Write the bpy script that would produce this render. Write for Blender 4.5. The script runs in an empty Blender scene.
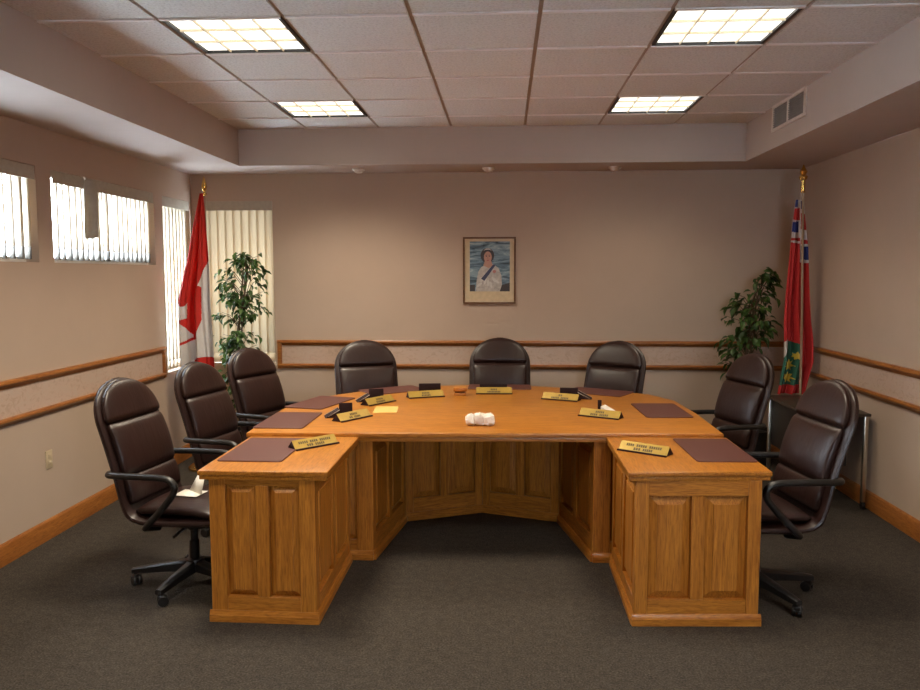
import bpy, bmesh, math, random
from mathutils import Vector, Matrix, Euler

PI = math.pi
scene = bpy.context.scene
COL = scene.collection

# ------------------------------------------------------------------ materials
def new_mat(name):
    m = bpy.data.materials.new(name)
    m.use_nodes = True
    nt = m.node_tree
    b = nt.nodes['Principled BSDF']
    return m, nt, b

def lk(nt, a, b):
    nt.links.new(a, b)

def coords(nt, scale=(1, 1, 1), kind='Object'):
    tc = nt.nodes.new('ShaderNodeTexCoord')
    mp = nt.nodes.new('ShaderNodeMapping')
    mp.inputs['Scale'].default_value = scale
    lk(nt, tc.outputs[kind], mp.inputs['Vector'])
    return mp.outputs['Vector']

def noise(nt, vec, scale, detail=4, rough=0.55, dist=0.0):
    n = nt.nodes.new('ShaderNodeTexNoise')
    n.inputs['Scale'].default_value = scale
    n.inputs['Detail'].default_value = detail
    n.inputs['Roughness'].default_value = rough
    n.inputs['Distortion'].default_value = dist
    lk(nt, vec, n.inputs['Vector'])
    return n.outputs['Fac']

def ramp(nt, fac, stops):
    r = nt.nodes.new('ShaderNodeValToRGB')
    e = r.color_ramp.elements
    while len(e) < len(stops):
        e.new(0.5)
    for k, (p, c) in enumerate(stops):
        e[k].position = p
        e[k].color = (c[0], c[1], c[2], 1)
    lk(nt, fac, r.inputs['Fac'])
    return r.outputs['Color']

def bump(nt, b, h, strength=0.2, dist=0.01):
    n = nt.nodes.new('ShaderNodeBump')
    n.inputs['Strength'].default_value = strength
    n.inputs['Distance'].default_value = dist
    lk(nt, h, n.inputs['Height'])
    lk(nt, n.outputs['Normal'], b.inputs['Normal'])

def plain(name, col, rough=0.5, metal=0.0, var=0.08, nscale=30, bmp=0.0, spec=0.5):
    m, nt, b = new_mat(name)
    v = coords(nt)
    f = noise(nt, v, nscale, 3)
    c = ramp(nt, f, [(0.25, [x * (1 - var) for x in col]), (0.75, [min(1, x * (1 + var)) for x in col])])
    lk(nt, c, b.inputs['Base Color'])
    b.inputs['Roughness'].default_value = rough
    b.inputs['Metallic'].default_value = metal
    b.inputs['Specular IOR Level'].default_value = spec
    if bmp:
        bump(nt, b, f, bmp, 0.004)
    return m

def oak(name, scale, light=(0.58, 0.232, 0.034), dark=(0.34, 0.112, 0.013), rough=0.33, spec=0.5):
    m, nt, b = new_mat(name)
    v = coords(nt, scale)
    n1 = noise(nt, v, 2.3, 5, 0.62, 2.4)
    c1 = ramp(nt, n1, [(0.30, dark), (0.48, [(a + c) / 2 for a, c in zip(light, dark)]), (0.66, light)])
    v2 = coords(nt, [s * 5 for s in scale])
    n2 = noise(nt, v2, 4.0, 3, 0.6, 0.3)
    c2 = ramp(nt, n2, [(0.36, (0.52, 0.44, 0.36)), (0.5, (1, 1, 1))])
    mx = nt.nodes.new('ShaderNodeMix')
    mx.data_type = 'RGBA'
    mx.blend_type = 'MULTIPLY'
    mx.inputs['Factor'].default_value = 0.7
    lk(nt, c1, mx.inputs['A'])
    lk(nt, c2, mx.inputs['B'])
    lk(nt, mx.outputs['Result'], b.inputs['Base Color'])
    b.inputs['Roughness'].default_value = rough
    b.inputs['Specular IOR Level'].default_value = spec
    bump(nt, b, n2, 0.02, 0.001)
    return m

M = {}
M['oak_v'] = oak('oak_upright_grain', (9, 9, 0.55))
M['oak_h'] = oak('oak_level_grain', (0.9, 0.9, 9))
M['oak_top_x'] = oak('oak_top_crosswise', (0.8, 8, 8), light=(0.49, 0.19, 0.024), dark=(0.33, 0.113, 0.012), rough=0.31)
M['oak_top_y'] = oak('oak_top_lengthwise', (8, 0.8, 8), light=(0.49, 0.19, 0.024), dark=(0.33, 0.113, 0.012), rough=0.31)
M['oak_trim'] = oak('oak_wall_moulding', (1.2, 1.2, 12), light=(0.42, 0.16, 0.034), dark=(0.26, 0.082, 0.016), rough=0.3)

M['wall'] = plain('painted_wall', (0.545, 0.418, 0.322), 0.75, var=0.03, nscale=3, spec=0.25)
M['soffit'] = plain('cool_lit_soffit', (0.58, 0.505, 0.46), 0.7, var=0.03, nscale=3, spec=0.3)  # wall paint made greyer: cool daylight on the soffits put into the colour
M['grid'] = plain('shaded_grid_metal', (0.44, 0.385, 0.31), 0.6, var=0.04)  # white rail metal toned brown for the shade in the lengthwise grooves
M['tee'] = plain('white_enamel_tee', (0.97, 0.97, 0.96), 0.3, var=0.01)
M['white_plastic'] = plain('white_plastic', (0.84, 0.81, 0.75), 0.45)
M['ivory_plastic'] = plain('ivory_plastic', (0.62, 0.5, 0.33), 0.45)
M['black_plastic'] = plain('black_plastic', (0.012, 0.011, 0.011), 0.38)
M['black_metal'] = plain('black_metal', (0.01, 0.01, 0.011), 0.45)
M['brass'] = plain('polished_brass', (0.78, 0.52, 0.16), 0.22, 1.0)
M['chrome'] = plain('brushed_steel', (0.62, 0.58, 0.5), 0.3, 1.0)
M['dark_leather_card'] = plain('dark_maroon_card', (0.026, 0.012, 0.012), 0.75, spec=0.15)
M['white_paper'] = plain('white_paper', (0.83, 0.79, 0.72), 0.8, bmp=0.1)
M['cream_paper'] = plain('cream_paper', (0.62, 0.41, 0.11), 0.6)
M['gold_plate'] = plain('gold_nameplate', (0.42, 0.275, 0.05), 0.36, 0.3)
M['lettering'] = plain('dark_engraving', (0.09, 0.06, 0.018), 0.6)
M['pad'] = plain('burgundy_pad', (0.085, 0.024, 0.018), 0.45, bmp=0.15, nscale=200)
M['red_cloth'] = plain('red_flag_cloth', (0.62, 0.03, 0.02), 0.75, var=0.06)
M['white_cloth'] = plain('white_flag_cloth', (0.8, 0.78, 0.76), 0.8, var=0.04)
M['blue_cloth'] = plain('blue_flag_cloth', (0.02, 0.035, 0.2), 0.75)
M['green_cloth'] = plain('green_shield_cloth', (0.02, 0.12, 0.075), 0.75)
M['gold_cloth'] = plain('gold_leaf_cloth', (0.72, 0.5, 0.06), 0.7)
M['ontario_red'] = plain('deep_red_flag_cloth', (0.5, 0.02, 0.02), 0.75, var=0.06)
M['pole_wood'] = plain('pale_pole', (0.42, 0.3, 0.19), 0.35)
M['soil'] = plain('dark_soil', (0.03, 0.02, 0.015), 0.9)
M['stem'] = plain('brown_stem', (0.12, 0.075, 0.04), 0.8)
M['louvre'] = plain('warm_louvre', (0.9, 0.8, 0.58), 0.4)
M['grille'] = plain('vent_grille_grey', (0.3, 0.31, 0.3), 0.5)
M['table_top'] = plain('dark_brown_laminate', (0.045, 0.032, 0.026), 0.35)

# translucent materials
def translucent(name, col, amount):
    m, nt, b = new_mat(name)
    v = coords(nt, (40, 40, 2))
    f = noise(nt, v, 4, 3)
    c = ramp(nt, f, [(0.3, [x * 0.95 for x in col]), (0.7, col)])
    lk(nt, c, b.inputs['Base Color'])
    b.inputs['Roughness'].default_value = 0.8
    b.inputs['Specular IOR Level'].default_value = 0.2
    t = nt.nodes.new('ShaderNodeBsdfTranslucent')
    lk(nt, c, t.inputs['Color'])
    mx = nt.nodes.new('ShaderNodeMixShader')
    mx.inputs['Fac'].default_value = amount
    lk(nt, b.outputs['BSDF'], mx.inputs[1])
    lk(nt, t.outputs['BSDF'], mx.inputs[2])
    lk(nt, mx.outputs['Shader'], nt.nodes['Material Output'].inputs['Surface'])
    return m
M['slat'] = translucent('blind_slat_fabric', (0.90, 0.80, 0.64), 0.6)
M['slat_hem'] = plain('shaded_slat_hem', (0.16, 0.145, 0.12), 0.8)  # hem weights coloured dark to carry the shade at the slat bottoms
for _k in ('red_cloth', 'white_cloth'):
    _m = M[_k]; _nt = _m.node_tree
    _b = _nt.nodes['Principled BSDF']
    _t = _nt.nodes.new('ShaderNodeBsdfTranslucent')
    lk(_nt, _b.inputs['Base Color'].links[0].from_socket, _t.inputs['Color'])
    _x = _nt.nodes.new('ShaderNodeMixShader'); _x.inputs['Fac'].default_value = 0.3
    lk(_nt, _b.outputs['BSDF'], _x.inputs[1]); lk(_nt, _t.outputs['BSDF'], _x.inputs[2])
    lk(_nt, _x.outputs['Shader'], _nt.nodes['Material Output'].inputs['Surface'])
M['valance'] = plain('valance_vinyl', (0.5, 0.45, 0.36), 0.6)

def leaf_mat():
    m, nt, b = new_mat('ficus_leaf')
    v = coords(nt)
    f = noise(nt, v, 14, 2)
    c = ramp(nt, f, [(0.3, (0.024, 0.06, 0.014)), (0.52, (0.05, 0.11, 0.022)), (0.75, (0.14, 0.24, 0.05))])
    lk(nt, c, b.inputs['Base Color'])
    b.inputs['Roughness'].default_value = 0.4
    t = nt.nodes.new('ShaderNodeBsdfTranslucent')
    lk(nt, c, t.inputs['Color'])
    mx = nt.nodes.new('ShaderNodeMixShader'); mx.inputs['Fac'].default_value = 0.25
    lk(nt, b.outputs['BSDF'], mx.inputs[1]); lk(nt, t.outputs['BSDF'], mx.inputs[2])
    lk(nt, mx.outputs['Shader'], nt.nodes['Material Output'].inputs['Surface'])
    return m
M['leaf'] = leaf_mat()

def carpet_mat():
    m, nt, b = new_mat('grey_brown_carpet')
    v = coords(nt)
    f = noise(nt, v, 110, 3, 0.7)
    c = ramp(nt, f, [(0.3, (0.026, 0.022, 0.0185)), (0.5, (0.057, 0.048, 0.040)), (0.72, (0.106, 0.089, 0.074))])
    g = noise(nt, v, 22, 4, 0.6)
    c2 = ramp(nt, g, [(0.35, (0.78, 0.78, 0.78)), (0.65, (1.05, 1.04, 1.02))])
    mx = nt.nodes.new('ShaderNodeMix'); mx.data_type = 'RGBA'; mx.blend_type = 'MULTIPLY'
    mx.inputs['Factor'].default_value = 1.0
    lk(nt, c, mx.inputs['A']); lk(nt, c2, mx.inputs['B'])
    lk(nt, mx.outputs['Result'], b.inputs['Base Color'])
    b.inputs['Roughness'].default_value = 0.95
    b.inputs['Specular IOR Level'].default_value = 0.1
    bump(nt, b, f, 0.5, 0.006)
    return m
M['carpet'] = carpet_mat()

def tile_mat():
    m, nt, b = new_mat('fissured_ceiling_tile')
    v = coords(nt)
    f = noise(nt, v, 75, 4, 0.7)
    c = ramp(nt, f, [(0.32, (0.65, 0.665, 0.655)), (0.5, (0.81, 0.835, 0.825)), (0.7, (0.88, 0.905, 0.895))])
    lk(nt, c, b.inputs['Base Color'])
    b.inputs['Roughness'].default_value = 0.9
    b.inputs['Specular IOR Level'].default_value = 0.1
    bump(nt, b, f, 0.35, 0.004)
    return m
M['tile'] = tile_mat()

def border_mat():
    m, nt, b = new_mat('wallpaper_border')
    v = coords(nt, (1, 1, 1.4))
    f = noise(nt, v, 16, 3, 0.6, 1.5)
    c = ramp(nt, f, [(0.35, (0.52, 0.37, 0.28)), (0.5, (0.60, 0.44, 0.345)), (0.68, (0.57, 0.44, 0.355))])
    lk(nt, c, b.inputs['Base Color'])
    b.inputs['Roughness'].default_value = 0.7
    return m
M['border'] = border_mat()

def leather_mat():
    m, nt, b = new_mat('brown_leather')
    v = coords(nt)
    f = noise(nt, v, 7, 3)
    c = ramp(nt, f, [(0.3, (0.017, 0.0068, 0.0056)), (0.7, (0.026, 0.0105, 0.0084))])
    lk(nt, c, b.inputs['Base Color'])
    b.inputs['Roughness'].default_value = 0.36
    b.inputs['Specular IOR Level'].default_value = 0.42
    g = noise(nt, coords(nt, (30, 6, 6)), 1.6, 3, 0.5, 0.6)
    bump(nt, b, g, 0.16, 0.01)
    return m
M['leather'] = leather_mat()

def emit(name, col, s):
    m = bpy.data.materials.new(name); m.use_nodes = True
    nt = m.node_tree
    nt.nodes.remove(nt.nodes['Principled BSDF'])
    e = nt.nodes.new('ShaderNodeEmission')
    v = coords(nt)
    f = noise(nt, v, 3, 1)
    c = ramp(nt, f, [(0.3, [x * 0.97 for x in col]), (0.7, col)])
    lk(nt, c, e.inputs['Color'])
    e.inputs['Strength'].default_value = s
    lk(nt, e.outputs['Emission'], nt.nodes['Material Output'].inputs['Surface'])
    return m
M['lens'] = emit('fluorescent_lens', (1.0, 0.93, 0.82), 4.2)

def glass_mat():
    m = bpy.data.materials.new('window_glass'); m.use_nodes = True
    nt = m.node_tree
    nt.nodes.remove(nt.nodes['Principled BSDF'])
    t = nt.nodes.new('ShaderNodeBsdfTransparent'); t.inputs['Color'].default_value = (0.95, 0.97, 0.97, 1)
    g = nt.nodes.new('ShaderNodeBsdfGlossy'); g.inputs['Roughness'].default_value = 0.02
    mx = nt.nodes.new('ShaderNodeMixShader')
    mx.inputs['Fac'].default_value = 0.06
    lk(nt, t.outputs['BSDF'], mx.inputs[1]); lk(nt, g.outputs['BSDF'], mx.inputs[2])
    lk(nt, mx.outputs['Shader'], nt.nodes['Material Output'].inputs['Surface'])
    return m
M['glass'] = glass_mat()

# ------------------------------------------------------------------ mesh helpers
class MB:
    """collects shapes in one bmesh and links them as ONE mesh object"""
    def __init__(self):
        self.bm = bmesh.new()
        self.mats = []

    def mi(self, mat):
        if mat not in self.mats:
            self.mats.append(mat)
        return self.mats.index(mat)

    def _add(self, verts, faces, mat, T=None, smooth=False):
        T = T or Matrix.Identity(4)
        vs = [self.bm.verts.new(T @ Vector(v)) for v in verts]
        i = self.mi(mat)
        out = []
        for f in faces:
            try:
                fc = self.bm.faces.new([vs[k] for k in f])
                fc.material_index = i
                fc.smooth = smooth
                out.append(fc)
            except ValueError:
                pass
        return vs, out

    def box(self, lo, hi, mat, T=None, bev=0.0, seg=2):
        x0, y0, z0 = lo; x1, y1, z1 = hi
        v = [(x0, y0, z0), (x1, y0, z0), (x1, y1, z0), (x0, y1, z0), (x0, y0, z1), (x1, y0, z1), (x1, y1, z1), (x0, y1, z1)]
        f = [(3, 2, 1, 0), (4, 5, 6, 7), (0, 1, 5, 4), (1, 2, 6, 5), (2, 3, 7, 6), (3, 0, 4, 7)]
        vs, fs = self._add(v, f, mat, T)
        if bev > 0:
            ed = list({e for fc in fs for e in fc.edges})
            bmesh.ops.bevel(self.bm, geom=ed, offset=bev, segments=seg, affect='EDGES', profile=0.5)
        return self

    def prism(self, poly, z0, z1, mat, T=None, bev=0.0, seg=2):
        n = len(poly)
        v = [(p[0], p[1], z0) for p in poly] + [(p[0], p[1], z1) for p in poly]
        f = [tuple(range(n - 1, -1, -1)), tuple(range(n, 2 * n))] + [(k, (k + 1) % n, n + (k + 1) % n, n + k) for k in range(n)]
        vs, fs = self._add(v, f, mat, T)
        if bev > 0:
            ed = [e for e in {e for fc in fs for e in fc.edges} if all(abs(w.co.z - e.verts[0].co.z) < 1e-6 for w in e.verts)] if T is None else list({e for fc in fs for e in fc.edges})
            bmesh.ops.bevel(self.bm, geom=ed, offset=bev, segments=seg, affect='EDGES', profile=0.5)
        return self

    def rings(self, rings, mat, closed_ends=True, smooth=True, T=None):
        n = len(rings[0])
        v = [p for r in rings for p in r]
        f = []
        for a in range(len(rings) - 1):
            for k in range(n):
                f.append((a * n + k, a * n + (k + 1) % n, (a + 1) * n + (k + 1) % n, (a + 1) * n + k))
        if closed_ends:
            f.append(tuple(range(n - 1, -1, -1)))
            f.append(tuple((len(rings) - 1) * n + k for k in range(n)))
        self._add(v, f, mat, T, smooth)
        return self

    def tube(self, path, r, mat, n=10, flat=1.0, T=None):
        pts = [Vector(p) for p in path]
        rr = r if isinstance(r, (list, tuple)) else [r] * len(pts)
        rings = []
        up = Vector((0, 0, 1))
        for k, p in enumerate(pts):
            d = (pts[min(k + 1, len(pts) - 1)] - pts[max(k - 1, 0)]).normalized()
            u = up if abs(d.dot(up)) < 0.95 else Vector((1, 0, 0))
            if k and rings:
                u = last
            a = (u - d * u.dot(d)).normalized()
            b = d.cross(a)
            last = a
            rings.append([p + a * (rr[k] * math.cos(2 * PI * j / n)) + b * (rr[k] * flat * math.sin(2 * PI * j / n)) for j in range(n)])
        return self.rings(rings, mat, T=T)

    def lathe(self, prof, mat, n=24, T=None):
        rings = [[(r * math.cos(2 * PI * j / n), r * math.sin(2 * PI * j / n), z) for j in range(n)] for r, z in prof]
        return self.rings(rings, mat, T=T)

    def build(self, name, parent=None, sharp=40, solid=0.0):
        bmesh.ops.recalc_face_normals(self.bm, faces=self.bm.faces[:])
        me = bpy.data.meshes.new(name)
        self.bm.to_mesh(me); self.bm.free()
        for m in self.mats:
            me.materials.append(m)
        me.shade_smooth()
        me.set_sharp_from_angle(angle=math.radians(sharp))
        o = bpy.data.objects.new(name, me)
        COL.objects.link(o)
        if parent is not None:
            o.parent = parent
        if solid:
            sm = o.modifiers.new('thickness', 'SOLIDIFY'); sm.thickness = solid; sm.offset = 0
        return o

def thing(name, label, cat, loc=(0, 0, 0), rz=0.0, group=None):
    o = bpy.data.objects.new(name, None)
    o.empty_display_size = 0.1
    COL.objects.link(o)
    o.location = loc; o.rotation_euler = (0, 0, rz)
    return tag(o, label, cat, group)

def tag(o, label, cat, group=None):
    o['label'] = label; o['category'] = cat
    if group:
        o['group'] = group
    return o

def struct(o, label=None):
    o['kind'] = 'structure'
    if label:
        o['label'] = label
    return o

def kids(o):
    return [c for c in COL.objects if c.parent == o]

def copy_tree(o, parent=None):
    c = o.copy(); COL.objects.link(c)
    c.parent = parent
    for ch in kids(o):
        copy_tree(ch, c)
    return c

def smooth_path(pts, k=6):
    """Catmull-Rom through pts"""
    P = [Vector(p) for p in pts]
    out = []
    for i in range(len(P) - 1):
        p0 = P[max(i - 1, 0)]; p1 = P[i]; p2 = P[i + 1]; p3 = P[min(i + 2, len(P) - 1)]
        for j in range(k):
            t = j / k
            out.append(0.5 * ((2 * p1) + (p2 - p0) * t + (2 * p0 - 5 * p1 + 4 * p2 - p3) * t * t + (3 * p1 - p0 - 3 * p2 + p3) * t ** 3))
    out.append(P[-1])
    return out

# ------------------------------------------------------------------ room
XL, XR, YB, YF = -2.75, 2.75, 1.0, -7.3        # wall faces
ZC, ZS = 2.895, 2.59                           # ceiling, soffit underside
SX, SY = 2.11, 0.457                           # inner soffit faces
WT = 0.15                                      # wall thickness
TL = 0.6096                                    # ceiling module

struct(MB().box((XL - 0.3, YF - 0.3, -0.05), (XR + 0.3, YB + 0.3, 0), M['carpet']).build('floor'))

# left wall with the two clerestory openings and the tall corner opening
W1 = (-3.1, -1.455, 1.752, 2.345)
W5 = (0.55, 2.05, 1.3, 2.1)                     # on the front wall, x range
W2 = (-1.29, 0.21, 1.752, 2.345)
W3 = (0.37, 0.955, 0.83, 2.338)
W4 = (-2.68, -1.99, 0.845, 2.345)              # on the back wall, x range
w = MB()
def lw(y0, y1, z0, z1):
    w.box((XL - WT, y0, z0), (XL, y1, z1), M['wall'])
lw(YF, W1[0], 0, ZC)
for a, b, z0, z1 in (W1, W2):
    lw(a, b, 0, z0); lw(a, b, z1, ZC)
lw(W1[1], W2[0], 0, ZC); lw(W2[1], W3[0], 0, ZC)
lw(W3[0], W3[1], 0, W3[2]); lw(W3[0], W3[1], W3[3], ZC); lw(W3[1], YB + WT, 0, ZC)
struct(w.build('wall_left'))
w = MB()
w.box((XL, YB, 0), (W4[0], YB + WT, ZC), M['wall'])
w.box((W4[0], YB, 0), (W4[1], YB + WT, W4[2]), M['wall'])
w.box((W4[0], YB, W4[3]), (W4[1], YB + WT, ZC), M['wall'])
w.box((W4[1], YB, 0), (XR + WT, YB + WT, ZC), M['wall'])
struct(w.build('wall_back'))
struct(MB().box((XR, YF, 0), (XR + WT, YB, ZC), M['wall']).build('wall_right'))
w = MB()
w.box((XL - WT, YF - WT, 0), (W5[0], YF, ZC), M['wall'])
w.box((W5[0], YF - WT, 0), (W5[1], YF, W5[2]), M['wall'])
w.box((W5[0], YF - WT, W5[3]), (W5[1], YF, ZC), M['wall'])
w.box((W5[1], YF - WT, 0), (XR + WT, YF, ZC), M['wall'])
struct(w.build('wall_front'))

# windows: frame + pane
def window(idx, axis, a, b, z0, z1, mull=()):
    fm = MB(); t = 0.035; d0, d1 = 0.085, 0.13
    def bx(p0, p1, q0, q1, e0, e1, mat, m):
        if axis == 'x':      # left wall, spans y
            m.box((XL - e1, p0, q0), (XL - e0, p1, q1), mat)
        elif axis == 'f':    # front wall, spans x
            m.box((p0, YF - e1, q0), (p1, YF - e0, q1), mat)
        else:                # back wall, spans x
            m.box((p0, YB + e0, q0), (p1, YB + e1, q1), mat)
    bx(a, b, z0, z0 + t, d0, d1, M['white_plastic'], fm); bx(a, b, z1 - t, z1, d0, d1, M['white_plastic'], fm)
    bx(a, a + t, z0 + t, z1 - t, d0, d1, M['white_plastic'], fm); bx(b - t, b, z0 + t, z1 - t, d0, d1, M['white_plastic'], fm)
    for p in mull:
        bx(p - 0.025, p + 0.025, z0 + t, z1 - t, d0, d1, M['white_plastic'], fm)
    o = struct(fm.build('window_%d' % idx))
    g = MB(); bx(a + t, b - t, z0 + t, z1 - t, 0.103, 0.107, M['glass'], g)
    struct(g.build('pane', o))
    return o
window(1, 'x', *W1, mull=(-2.3,)); window(2, 'x', *W2, mull=(-0.54,))
window(3, 'x', *W3); window(4, 'y', *W4); window(5, 'f', *W5, mull=(1.3,))

# soffits around the raised tiled ceiling
struct(MB().box((XL, YF, ZS), (-SX, YB, ZC + 0.1), M['soffit']).build('trim_1'), 'dropped soffit over the window wall')
struct(MB().box((SX, YF, ZS), (XR, YB, ZC + 0.1), M['soffit']).build('trim_2'), 'dropped soffit with the air vent')
struct(MB().box((-SX, SY, ZS), (SX, YB, ZC + 0.1), M['soffit']).build('trim_3'), 'dropped soffit along the back wall')

# tiled ceiling: tiles hang a little below their grid
xs = [-SX] + [(k - 2.5) * TL for k in range(6)] + [SX]
ys = [SY] + [-k * TL for k in range(0, 13)]
LIGHT_CELLS = {}
for (ci, ri) in ((1, 1), (5, 1), (1, 4), (5, 4), (1, 7), (5, 7)):
    LIGHT_CELLS[(ci, ri)] = True
grid = MB()
for x in xs[1:-1]:
    grid.box((x - 0.02, YF, ZC + 0.010), (x + 0.02, SY, ZC + 0.022), M['grid'])
for y in ys[1:]:
    for a, b in zip(xs[:-1], xs[1:]):
        grid.box((a + (0 if a == xs[0] else 0.011), y - 0.011, ZC - 0.008), (b - (0 if b == xs[-1] else 0.011), y + 0.011, ZC + 0.021), M['tee'])
grid.box((-SX, YF, ZC + 0.06), (SX, SY, ZC + 0.08), M['grid'])
struct(grid.build('trim_4'), 'ceiling grid rails between the tiles')
tm = MB(); G = 0.011
for ci in range(7):
    for ri in range(len(ys) - 1):
        if (ci, ri) in LIGHT_CELLS:
            continue
        x0 = xs[ci] + (0 if ci == 0 else G); x1 = xs[ci + 1] - (0 if ci == 6 else G)
        y1 = ys[ri] - (0 if ri == 0 else 0.012); y0 = ys[ri + 1] + 0.012
        tm.box((x0, y0, ZC), (x1, y1, ZC + 0.015), M['tile'])
struct(tm.build('ceiling'))

# oak mouldings and wallpaper border
RZ = ((0.80, 0.845), (1.015, 1.065))
def rail_profile(z0, z1):
    h = z1 - z0
    return [(0.0, z0), (0.010, z0), (0.014, z0 + h * 0.15), (0.020, z0 + h * 0.35), (0.030, z0 + h * 0.55), (0.030, z0 + h * 0.8), (0.022, z1), (0.0, z1)]
def moulding(m, side, a, b, prof, mat):
    rings = []
    for s in (a, b):
        if side == 'left':
            rings.append([(XL + d, s, z) for d, z in prof])
        elif side == 'right':
            rings.append([(XR - d, s, z) for d, z in prof])
        else:
            rings.append([(s, YB - d, z) for d, z in prof])
    m.rings(rings, mat, smooth=False)
n = 5
BP = [(0, 0), (0.016, 0), (0.016, 0.088), (0.013, 0.094), (0.013, 0.108), (0.006, 0.124), (0, 0.128)]
for side, a, b in (('left', YF, 0.30), ('back', -1.965, XR), ('right', YF, YB)):
    m = MB()
    for z0, z1 in RZ:
        moulding(m, side, a, b, rail_profile(z0, z1), M['oak_trim'])
    # upright end piece where the border stops at the window
    if side == 'left':
        m.box((XL, b - 0.04, RZ[0][0]), (XL + 0.026, b, RZ[1][1]), M['oak_trim'], bev=0.006)
    if side == 'back':
        m.box((a, YB - 0.026, RZ[0][0]), (a + 0.04, YB, RZ[1][1]), M['oak_trim'], bev=0.006)
    struct(m.build('trim_%d' % n), 'oak chair rail mouldings'); n += 1
    m = MB()
    p = [(0, RZ[0][1] - 0.005), (0.003, RZ[0][1] - 0.005), (0.003, RZ[1][0] + 0.005), (0, RZ[1][0] + 0.005)]
    moulding(m, side, a, b, p, M['border'])
    struct(m.build('trim_%d' % n), 'wallpaper border between the chair rails'); n += 1
for side, a, b in (('left', YF, YB), ('back', XL, XR), ('right', YF, YB)):
    m = MB(); moulding(m, side, a, b, BP, M['oak_trim'])
    struct(m.build('baseboard_' + side))

# ------------------------------------------------------------------ ceiling lights
def make_light(x, y, label):
    t = thing('ceiling_light', label, 'ceiling light', (x, y, ZC), 0, 'square ceiling lights with louvred cells')
    h = 0.2935
    f = MB()
    for sx in (-1, 1):
        f.box((min(sx * h, sx * (h - 0.018)), -h, -0.002), (max(sx * h, sx * (h - 0.018)), h, 0.03), M['black_metal'])
        f.box((-h, min(sx * h, sx * (h - 0.01)), -0.002), (h, max(sx * h, sx * (h - 0.01)), 0.03), M['black_metal'])
    f.box((-h, -h, 0.022), (h, h, 0.034), M['black_metal'])
    f.build('frame', t)
    d = MB(); d.box((-h + 0.018, -h + 0.01, 0.012), (h - 0.018, h - 0.01, 0.020), M['lens'])
    d.build('diffuser', t)
    l = MB()
    for k in range(1, 4):
        xx = -h + 2 * h * k / 4
        l.box((xx - 0.003, -h + 0.01, -0.001), (xx + 0.003, h - 0.01, 0.012), M['louvre'])
    for k in range(1, 3):
        yy = -h + 2 * h * k / 3
        l.box((-h + 0.018, yy - 0.003, -0.001), (h - 0.018, yy + 0.003, 0.012), M['louvre'])
    l.build('louvre', t)
    return t

def lamp(x, y, power, col, name):
    ld = bpy.data.lights.new(name, 'AREA')
    ld.shape = 'SQUARE'; ld.size = 0.54; ld.energy = power; ld.color = col; ld.spread = math.radians(126)
    lo = bpy.data.objects.new(name, ld); COL.objects.link(lo)
    lo.location = (x, y, ZC - 0.012)
    return lo
CX = 2 * TL
FL = (1.0, 0.86, 0.66)
FLW = (1.0, 0.87, 0.67)
make_light(-CX, -0.5 * TL, 'square ceiling light over the desk, of the window-side pair the one by the back soffit')
make_light(CX, -0.5 * TL, 'square ceiling light nearest the air vent and the back soffit')
make_light(-CX, -3.5 * TL, 'large bright ceiling light over the window-side chairs, cut into the tiles nearest the camera')
make_light(CX, -3.5 * TL, 'large bright ceiling light with visible cells, on the air vent side, nearest the camera')
P = 60
lamp(-CX, -0.5 * TL, P, FLW, 'lamp_window_back'); lamp(CX, -0.5 * TL, P * 0.37, FL, 'lamp_vent_back')
lamp(-CX, -3.5 * TL, P, FLW, 'lamp_window_front'); lamp(CX, -3.5 * TL, P * 0.52, FL, 'lamp_vent_front')
lamp(-CX, -6.5 * TL, P * 0.6, FLW, 'lamp_window_rear'); lamp(CX, -6.5 * TL, P * 0.6, FL, 'lamp_vent_rear')
for sx in (-1, 1):   # housing above the rear lamps, out of the picture
    rm = MB(); rm.box((sx * CX - 0.29, -6.5 * TL - 0.29, ZC), (sx * CX + 0.29, -6.5 * TL + 0.29, ZC + 0.006), M['lens'])
    struct(rm.build('trim_%d' % n), 'lit ceiling panel'); n += 1

# air vent on the soffit
v = thing('air_vent', 'pale rectangular air vent with two grey grilles on the soffit', 'air vent', (SX, -0.52, 2.80))
f = MB()
for y0, y1, z0, z1 in ((-0.325, 0.325, 0.072, 0.094), (-0.325, 0.325, -0.094, -0.072), (-0.325, -0.298, -0.072, 0.072), (0.298, 0.325, -0.072, 0.072), (-0.014, 0.014, -0.072, 0.072)):
    f.box((-0.012, y0, z0), (0.0, y1, z1), M['white_plastic'])
f.build('frame', v)
for s in (-1, 1):
    g = MB()
    y0, y1 = (0.014, 0.298) if s > 0 else (-0.298, -0.014)
    g.box((-0.002, y0, -0.072), (0.0, y1, 0.072), M['grille'])
    for k in range(9):
        z = -0.066 + k * 0.0155
        g.box((-0.009, y0, z), (-0.002, y1, z + 0.006), M['grille'])
    g.build('grille', v)

# three small fixtures under the back soffit
for x, lab in ((-1.135, 'small white round fixture under the back soffit, nearest the windows'),
               (0.0, 'small white round fixture under the back soffit, above the framed portrait'),
               (1.085, 'small white round fixture under the back soffit, nearest the red ensign flag')):
    t = thing('ceiling_spotlight', lab, 'ceiling fixture', (x, 0.73, ZS), 0, 'round fixtures under the back soffit')
    MB().lathe([(0.055, 0), (0.055, -0.012), (0.048, -0.018)], M['white_plastic'], 24).build('base', t)
    MB().lathe([(0.04, -0.018), (0.038, -0.03), (0.02, -0.037), (0.002, -0.038)], M['white_plastic'], 24).build('cover', t)

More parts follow.
